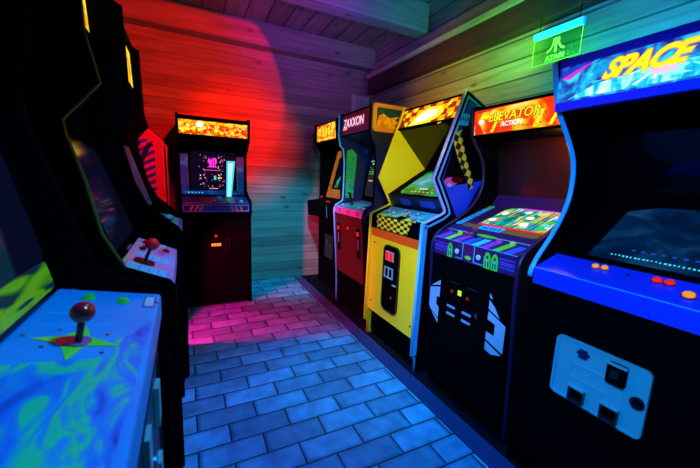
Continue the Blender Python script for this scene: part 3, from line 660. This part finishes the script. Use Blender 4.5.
for u, w in ((-.2, .05), (-.12, .04), (-.04, .05), (.05, .045), (.13, .05)):
    mb.prism(F, [(u, .06), (u + w * .7, .065), (u + w, .11), (u + w * .8, .15), (u + w * .2, .14), (u - w * .1, .10)], .0005, .0015, 'glowyellow')
    mb.prism(F, ell(u + w * .45, .10, w * .12, .02, 8), .0015, .002, 'glowred')
mb.box(F, -.25, .018, .2, .028, .0005, .0015, 'glowyellow'); mb.build('marquee_art', o)
c.slab('top_panel', .05, 1.845, .76, 1.855, .01, 'black')

# ================================================================== BACK WALL
path = [(.0, 0), (.0, .86), (-.05, .905), (-.05, 1.0), (-.02, 1.02), (.10, 1.05), (.22, 1.10), (.23, 1.44), (.02, 1.575), (.0, 1.76)]
c = Cab('black cabinet against the back wall, facing down the aisle, fiery orange marquee', .25, 3.28, 0, .615, path, [(.01, 1.765), (.62, 1.765), (.62, 0)])
c.slab('front_panel', .01, .02, .01, .88, .018, 'black')
F = seg(.01, 0, .01, 1)
cdd = coin_door(c, F, -.16, .46, .12, .745, 'black')
MB().cyl(F, -.012, .684, .012, .004, .010, 'lampred').build('coin_lamp', cdd)
mb = MB()
for k in range(4): mb.box(F, -.052 + k * .022, .588, -.036 + k * .022, .614, .004, .010, 'lampamber')
mb.build('coin_slot', cdd)
MB().ring(F, rect(.07, .56, .11, .66), rect(.074, .564, .106, .656), .004, .008, 'satin').build('coin_return', cdd)
cp = c.panel([(-.048, .91), (-.048, .995), (.15, 1.045), (.16, 1.0), (.16, .91)], 'navy')
F = seg(-.048, .91, -.048, .995)
M['lineviolet'] = mat('violet_outline', (.35, .3, 1), .4)
mb = MB().ring(F, rr(-.28, .012, .28, .072, .006), rr(-.274, .018, .274, .066, .004), 0, .002, 'lineviolet').box(F, -.16, .036, .16, .046, 0, .001, 'blueprint')
for u in (-.22, -.18, -.14, .14, .18, .22): mb.prism(F, [(u - .012, .02), (u + .006, .02), (u + .02 * (1 if u < 0 else -1) + .012, .064), (u + .02 * (1 if u < 0 else -1) - .006, .064)], 0, .0015, 'orangepaint')
mb.build('panel_graphic', cp)
F = seg(-.048, .995, .15, 1.045)
mb = MB().box(F, -.27, .02, .27, .028, 0, .001, 'magenta').box(F, -.27, .06, .27, .066, 0, .001, 'blueprint'); mb.build('panel_graphic', cp)
for u, m_ in ((-.09, 'red'), (-.02, 'red'), (.10, 'green'), (.18, 'red'), (.22, 'white')): c.button(F, u, .05, .012, m_, m_, cp, .012)
MB().ball(F, .03, .12, .0, .03, 'cyan').build('trackball', c.root)
bz = c.slab('monitor_bezel', .28, 1.06, .30, 1.50, .012, 'black')
F = seg(.28, 1.0, .281, 1.5); mb = MB()
for s_ in (-1, 1):
    mb.ring(F, rect(s_ * .255 - .035, .10, s_ * .255 + .033, .44), rect(s_ * .255 - .030, .105, s_ * .255 + .028, .435), .0, .004, 'greenedge').box(F, s_ * .255 - .03, .105, s_ * .255 + .028, .435, 0, .003, 'glownavy')
M['glownavy'] = art('glownavy', 'noise', [(0, (0, .005, .05)), (.5, (.0, .02, .25)), (.65, (.0, .12, .5))], (9, 9, 14), es=.6, dist=1)
mb.box(F, -.295, .055, .295, .095, -.004, .004, 'glownavy')
for k in range(5): mb.box(F, -.23 + k * .03, .068, -.218 + k * .03, .08, .004, .005, 'glowcyan')
mb.build('bezel_graphic', bz)
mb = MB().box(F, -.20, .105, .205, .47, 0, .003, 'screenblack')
mb.prism(F, [(-.055, .32), (-.03, .34), (-.05, .37), (-.04, .41), (-.02, .395), (0, .41), (.03, .41), (.035, .37), (.02, .34), (.035, .32)], .003, .004, 'glowmagenta')
mb.box(F, -.01, .33, -.006, .40, .004, .0045, 'screenblack').box(F, .01, .33, .014, .40, .004, .0045, 'screenblack')
for k in range(70):
    u = random.choice([random.uniform(-.13, -.06), random.uniform(.04, .1), random.uniform(-.1, .08)]); v = random.uniform(.12, .43)
    if -.06 < u < .04 and v > .3: continue
    mb.box(F, u, v, u + .006, v + .007, .003, .004, random.choice(['glowpink', 'glowwhite', 'glowpink', 'glowmagenta']))
mb.box(F, -.07, .29, .06, .296, .003, .004, 'glowmagenta').box(F, .04, .215, .075, .225, .003, .004, 'glowyellow').box(F, .005, .20, .025, .24, .003, .004, 'glowcyan').box(F, -.04, .112, .04, .12, .003, .004, 'glowpink')
mb.prism(F, [(.115, .02), (.165, .02), (.205, .39), (.125, .39)], .004, .006, 'glowcyan').prism(F, [(.125, .03), (.155, .03), (.185, .37), (.14, .37)], .006, .007, 'tubewhite')  # lamp reflection in the glass, drawn as glowing cyan shapes
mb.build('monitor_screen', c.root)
c.slab('speaker_panel', .30, 1.50, .035, 1.58, .012, 'black')
o, F, L = marquee(c, .03, 1.59, .03, 1.722, 'mq_fire', 'black', .014)
mb = MB()
for k in range(12):
    a = -.26 + k * .046; mb.prism(F, ell(a, .035 + random.random() * .03, .018, .016, 7), .0005, .001, random.choice(['glowyellow', 'glowred', 'glowyellow']))
mb.box(F, -.27, .10, .27, .122, .0005, .0012, 'mq_yellow').prism(F, ell(-.12, .095, .03, .025, 11), .0012, .002, 'glowwhite'); mb.build('marquee_art', o)
c.slab('top_panel', .01, 1.75, .62, 1.758, .01, 'black')

# ================================================================== LEFT ROW
# ---- nearest left
path = chaikin([(.03, 0), (.03, .11), (0, .125), (.0, .93), (.02, .955), (.14, 1.01), (.175, 1.125), (.26, 1.42), (.22, 1.52), (.22, 1.80)], 1)
c = Cab('dark cabinet nearest on the left, blue panel with green star under red joystick', -.07, .665, 90, .66, path, [(.24, 1.82), (.85, 1.82), (.85, 0)])
c.slab('front_panel', .02, .02, .01, .90, .018, 'black')
F = seg(.02, 0, .01, .88)
cdd = coin_door(c, F, -.2, .5, .16, .86, 'satin')
for u, v in ((.09, .77), (-.10, .80), (.08, .60)): MB().box(F, u - .02, v - .045, u + .02, v + .045, .005, .014, 'steel').build('coin_slot', cdd)
MB().cyl(F, .0, .70, .02, .005, .012, 'chrome').build('door_lock', cdd)
cp = c.panel([(0, .88), (0, .942), (.21, .982), (.21, .88)], 'cp_blue', bevel=.006)
F = seg(0, .942, .21, .982)
mb = MB().prism(F, [(-.30, .015), (.14, .006), (.06, .035), (.03, .06), (-.03, .05), (-.05, .20), (-.30, .20)], 0, .0006, 'cp_swirl')
tips = [(.04, .182), (.018, .135), (-.042, .112), (.008, .10), (.010, .050), (.045, .098), (.09, .112), (.048, .137)]
mb.prism(F, tips, .0006, .0012, 'lime').prism(F, ell(.028, .118, .022, .026, 14), .0012, .0018, 'pink')
for v in (.10,): mb.box(F, .155, .03, .158, .19, 0, .0008, 'skyedge').box(F, .10, .05, .102, .19, 0, .0008, 'skyedge')
mb.box(F, .205, .008, .28, .034, 0, .0012, 'pink').box(F, .212, .012, .273, .03, .0012, .0018, 'white'); mb.build('panel_graphic', cp)
for u, v in ((.247, .142), (.233, .075)): c.button(F, u, v, .0095, 'lime', 'green', cp, .007)
for u, v in ((.049, .192), (.071, .148), (-.017, .070), (.237, .006), (.306, .183), (.052, .073), (.005, .156)): MB().dome(F, u, v, .004, 0, .003, 'chrome', 10).build('panel_bolt', cp)
c.joystick(F, .018, .11, .058, .0185, shaft='satin', ball='red', base='pink')
c.slab('monitor_bezel', .205, .985, .30, 1.42, .012, 'blackgloss')
F = seg(.205, .985, .30, 1.42)
MB().prism(F, rr(-.30, .07, .28, .42, .04), 0, .003, 'screenblack').prism(F, rr(-.30, .012, .27, .075, .012), .003, .0045, 'scr_swirl').build('monitor_screen', c.root)
c.slab('speaker_panel', .30, 1.42, .24, 1.54, .012, 'black')
marquee(c, .245, 1.55, .245, 1.79, 'black')
c.slab('top_panel', .24, 1.80, .85, 1.81, .01, 'black')

# ---- second left
path = [(.03, 0), (.03, .165), (0, .18), (0, .88), (.012, .897), (.135, .95), (.19, 1.066), (.22, 1.23), (.255, 1.36), (.258, 1.40), (.165, 1.51), (.192, 1.64), (.20, 2.03)]
c = Cab('dark cabinet second on the left, pink and cyan panel with red ball joystick', -.05, 1.51, 90, .58, path, [(.22, 2.05), (.85, 2.05), (.85, 0)], mold=('olive', 'black'), molddepth=.005, moldz=.95)
c.slab('front_panel', .02, .18, .01, .85, .018, 'black')
c.slab('kick_panel', .06, .02, .06, .18, .015, 'black')
F = seg(.02, 0, .01, .85); cdd = coin_door(c, F, -.15, .4, .15, .75, 'satin')
MB().box(F, -.05, .6, -.03, .68, .005, .012, 'steel').build('coin_slot', cdd)
cp = c.panel([(0, .835), (0, .892), (.155, .958), (.16, .93), (.16, .835)], 'cp_pinkblue')
F = seg(0, .892, .155, .958); mb = MB()
mb.prism(F, [(-.262, .025), (-.17, .025), (-.165, .15), (-.245, .15)], 0, .001, 'cyan')
mb.prism(F, [(-.075, .025), (.0, .025), (.01, .15), (-.04, .15)], 0, .001, 'cyan').prism(F, [(-.15, .155), (-.10, .155), (-.11, .168), (-.16, .168)], 0, .001, 'green')
for v in (.05, .08, .11): mb.box(F, -.24, v, -.18, v + .003, .001, .0015, 'blueprint').box(F, -.055, v, -.005, v + .003, .001, .0015, 'blueprint')
mb.prism(F, ell(.1, .06, .05, .016, 12), 0, .001, 'pink').prism(F, ell(.09, .13, .05, .014, 12), 0, .001, 'redpaint').prism(F, rr(-.16, .07, -.08, .14, .02), 0, .001, 'redpaint')
mb.build('panel_graphic', cp)
for u, v, m_ in ((.11, .15, 'white'), (.2, .06, 'white'), (.14, .045, 'red'), (.19, .13, 'red')): c.button(F, u, v, .012, m_, m_, cp)
c.joystick(F, -.118, .104, .07, .023)
c.slab('monitor_bezel', .155, .96, .30, 1.40, .012, 'blackgloss')
F = seg(.155, .96, .30, 1.40); MB().prism(F, rr(-.22, .04, .22, .40, .04), 0, .003, 'screenblack').build('monitor_screen', c.root)
c.slab('speaker_panel', .32, 1.40, .27, 1.78, .012, 'black')
marquee(c, .275, 1.79, .285, 2.02, 'mq_yellow')
c.slab('top_panel', .22, 2.03, .85, 2.04, .01, 'black')

# ---- third left
path = [(.03, 0), (.03, .11), (0, .125), (0, .945), (.02, .975), (.15, 1.09), (.20, 1.20), (.235, 1.36), (.25, 1.44), (.24, 1.47), (.18, 1.54), (.20, 1.62), (.207, 1.99)]
c = Cab('tall black cabinet third on the left, with small cyan control panel', -.03, 2.24, 90, .64, path, [(.22, 2.0), (.85, 2.0), (.85, 0)])
c.slab('front_panel', .02, .02, .01, .90, .018, 'black')
cp = c.panel([(0, .89), (0, .945), (.155, 1.0), (.16, .97), (.16, .89)], 'cp_cyan')
F = seg(0, .945, .155, 1.0)
MB().box(F, -c.hw, .0, c.hw, .018, 0, .001, 'blueprint').box(F, -c.hw, .022, c.hw, .028, 0, .001, 'pink').build('panel_graphic', cp)
for u in (-.15, -.08, .22): c.button(F, u, .07, .012, 'satin', 'white', cp)
MB().cyl(F, .10, .08, .03, .0, .006, 'satin').ball(F, .10, .08, .008, .022, 'cyan').build('trackball', c.root)
c.slab('monitor_bezel', .16, 1.0, .30, 1.46, .012, 'blackgloss')
F = seg(.16, 1.0, .30, 1.46); MB().prism(F, rr(-.25, .06, .25, .42, .04), 0, .003, 'scr_blue').build('monitor_screen', c.root)
MB().box(F, .250, .05, .256, .42, 0, .003, 'orangeedge').box(F, .262, .05, .274, .42, 0, .003, 'skyedge').build('bezel_graphic', c.root)
c.slab('speaker_panel', .30, 1.46, .235, 1.735, .012, 'black')
marquee(c, .237, 1.745, .245, 1.965, 'mq_yellow')
c.slab('top_panel', .22, 1.98, .85, 1.99, .01, 'black')

# ---- fourth left: angular red side panel
path = [(0, 0), (0, 1.47), (.09, 1.545), (.28, 1.74)]
M['redlam'] = mat('red_laminate', (.85, .02, .02), .45)
c = Cab('angular cabinet at far end of the left row, red side with blue stripes', -.14, 3.0, 90, .52, path, [(.75, 1.74), (.75, 0)], side=('redlam', 'black'), mold=('redlam', 'redlam'))
F = c.outer(-1)
mb = MB().prism(F, [(-y, z) for y, z in ((.045, .25), (.045, 1.44), (.11, 1.49), (.30, 1.68), (.70, 1.68), (.70, .25))], 0, .0012, 'side_stripes')
mb.prism(F, [(-y, z) for y, z in ((.05, 1.47), (.09, 1.45), (.24, 1.15), (.2, 1.13))], .0012, .0018, 'navy')
mb.prism(F, [(-y, z) for y, z in ((.06, .98), (.06, 1.04), (.3, 1.15), (.3, 1.09))], .0012, .0018, 'orangeedge')
mb.build('side_art', c.sides[0])
c.slab('front_panel', .02, .02, .02, .88, .018, 'black'); cp = c.panel([(.01, .88), (.01, .95), (.16, 1.0), (.16, .88)], 'navy')
F = seg(.01, .95, .16, 1.0); c.button(F, 0, .08, .012, 'red', 'red', cp)
c.slab('monitor_bezel', .16, 1.0, .30, 1.44, .012, 'blackgloss')
F = seg(.16, 1.0, .30, 1.44); MB().prism(F, rr(-.2, .05, .2, .40, .04), 0, .003, 'screenblack').build('monitor_screen', c.root)
c.slab('speaker_panel', .30, 1.44, .12, 1.54, .012, 'black')
marquee(c, .13, 1.56, .27, 1.70, 'mq_fire')
c.slab('top_panel', .29, 1.72, .75, 1.73, .01, 'black')

# ================================================================== lights
def light(kind, name, loc, target, col, power, size=.1, angle=60, blend=.15, spread=180):
    l = bpy.data.lights.new(name, kind); l.color = col; l.energy = power
    if kind == 'AREA': l.size = size; l.spread = R(spread)
    elif kind == 'SPOT': l.spot_size = R(angle); l.spot_blend = blend; l.shadow_soft_size = size
    else: l.shadow_soft_size = size
    o = bpy.data.objects.new(name, l); C.objects.link(o); o.location = loc
    d = Vector(target) - Vector(loc); o.rotation_euler = d.to_track_quat('-Z', 'Y').to_euler()
    return o
light('SPOT', 'blue_aisle_spot', (.75, 1.6, 2.5), (.70, 1.35, 0), (.0, .2, 1), 260, .12, 62, .8)
light('SPOT', 'cyan_aisle_spot', (.80, 1.75, 2.5), (.98, 1.75, 0), (.0, .55, .95), 110, .1, 36, 1)
light('SPOT', 'blue_left_spot', (.55, .45, 2.2), (-.18, .75, .95), (.0, .42, 1), 80, .08, 50, .6)
light('SPOT', 'blue_panel_spot', (.30, 1.2, 2.4), (-.15, 1.9, .95), (.25, .45, 1), 50, .08, 45, .6)
light('SPOT', 'blue_right_spot', (-.05, .15, 1.75), (1.32, .66, .86), (.0, .34, 1), 150, .06, 66, .6)
light('SPOT', 'blue_edge_spot', (.1, .35, 1.95), (1.30, 1.62, .98), (.22, .40, 1), 115, .05, 50, .6)
light('SPOT', 'cyan_far_spot', (.1, 1.7, 1.95), (1.38, 3.0, 1.35), (.05, .6, 1), 60, .05, 36, .6)  # added to brighten the fourth cabinet's cyan molding
light('SPOT', 'cyan_wall_spot', (.7, 2.1, 2.45), (1.1, 3.96, .28), (.0, .50, .95), 330, .06, 42, .9)
light('SPOT', 'violet_front_spot', (.3, 1.6, 1.75), (.25, 3.23, 1.0), (.35, .25, 1), 16, .04, 20, .6)  # added to brighten the back cabinet's panel outline
light('SPOT', 'red_spot', (.42, 1.9, 2.42), (.58, 3.96, 1.70), (1, .002, .0), 380, .02, 38, .9)
light('SPOT', 'red_wide_spot', (.42, 1.9, 2.42), (.0, 3.96, 2.10), (1, .003, .0), 210, .02, 58, .10)
light('SPOT', 'violet_wall_spot', (1.0, 2.2, 2.3), (1.45, 3.96, 2.05), (.45, .08, .6), 26, .06, 46, .9)
light('SPOT', 'red_side_spot', (.1, 1.75, 1.95), (-.22, 2.74, 1.30), (1, .01, .10), 50, .04, 34, .5)  # added to lift the red side panel at the far left
light('SPOT', 'red_gap_light', (-.20, 2.60, .75), (.8, 2.95, .0), (1, .0, .12), 170, .02, 110, .5)  # added helper between the cabinets, no fixture there
light('SPOT', 'purple_uplight', (.1, 1.6, 2.1), (.75, 2.70, 2.60), (.6, .03, 1), 100, .08, 50, .9)
light('SPOT', 'blue_uplight', (1.2, 2.0, 2.1), (1.5, 3.1, 2.84), (.03, .06, 1), 26, .08, 95, .8)
light('SPOT', 'teal_uplight', (1.5, 1.6, 2.1), (1.7, 2.6, 2.75), (.0, .3, .8), 15, .08, 70, .8)
light('POINT', 'green_sign_glow', (1.93, 1.40, 2.10), (0, 0, 0), (.02, 1, .01), 3.2, .05)
light('SPOT', 'green_lath_spot', (1.75, 1.5, 1.95), (2.05, 1.9, 2.5), (.08, 1, .01), 18, .04, 100, .7)
light('AREA', 'teal_wall_light', (1.5, .9, 2.0), (2.15, 1.05, 2.2), (.0, .36, .9), 7, .3, spread=140)
light('SPOT', 'amber_wall_spot', (.9, 2.3, 1.95), (2.15, 2.5, 2.05), (1, .45, .05), 34, .08, 56, .9)
light('SPOT', 'lime_wall_spot', (1.2, 1.5, 1.95), (2.15, 1.95, 2.08), (.5, 1, .12), 32, .06, 60, .9)
light('SPOT', 'warm_spot', (-.1, 1.7, 1.9), (1.3, 1.96, .62), (1, .75, .02), 75, .04, 26, .3)  # added to bring up the yellow cabinet's front, no fixture
light('SPOT', 'yellow_hood_spot', (.75, .75, 1.72), (1.46, 2.26, 1.45), (1, .95, .02), 60, .03, 27, .3)  # added narrow beam for the yellow inner side panel
light('SPOT', 'orange_side_spot', (.9, 1.1, 1.95), (1.50, 2.42, 1.78), (1, .45, .1), 12, .03, 20, .4)  # added to bring up the orange head border
light('SPOT', 'ball_spot', (.3, 1.05, 1.75), (-.19, .683, 1.02), (1, .12, .12), 5, .02, 7, .5)  # added so the red joystick ball shows under the blue light
light('SPOT', 'pink_panel_spot', (.3, .95, 1.75), (-.16, 1.45, .97), (1, .12, .35), 6, .02, 15, .5)  # added to bring out the pinks of the second left panel
light('POINT', 'marquee_leak_fill', (1.66, 1.02, 1.47), (0, 0, 0), (1, .42, .02), 3.2, .03)  # added point light for marquee glow leaking into the hood

w = bpy.data.worlds.new('World'); SC.world = w; w.use_nodes = True
w.node_tree.nodes['Background'].inputs[0].default_value = (.01, .01, .03, 1); w.node_tree.nodes['Background'].inputs[1].default_value = .1

# ------------------------------------------------------------------ camera (solved from the room's vanishing points)
dX = (0.89660498, 0.03766012, -0.44122695); dY = (-0.44102988, 0.16572032, -0.88205976); dZ = (0.0399018, 0.98545344, 0.1651949)
cam = bpy.data.cameras.new('camera'); co = bpy.data.objects.new('camera', cam); C.objects.link(co); SC.camera = co
cam.sensor_width = 36; cam.lens = 330 / 700 * 36; cam.clip_start = .02
co.matrix_world = Matrix(((*dX, 0), (*dY, 0), (*dZ, 1.265), (0, 0, 0, 1)))
cam.dof.use_dof = True; cam.dof.focus_distance = 2.3; cam.dof.aperture_fstop = 4.0

SC.view_settings.view_transform = 'Standard'; SC.view_settings.look = 'None'; SC.view_settings.gamma = 1; SC.view_settings.exposure = 0
SC.view_settings.use_curve_mapping = False
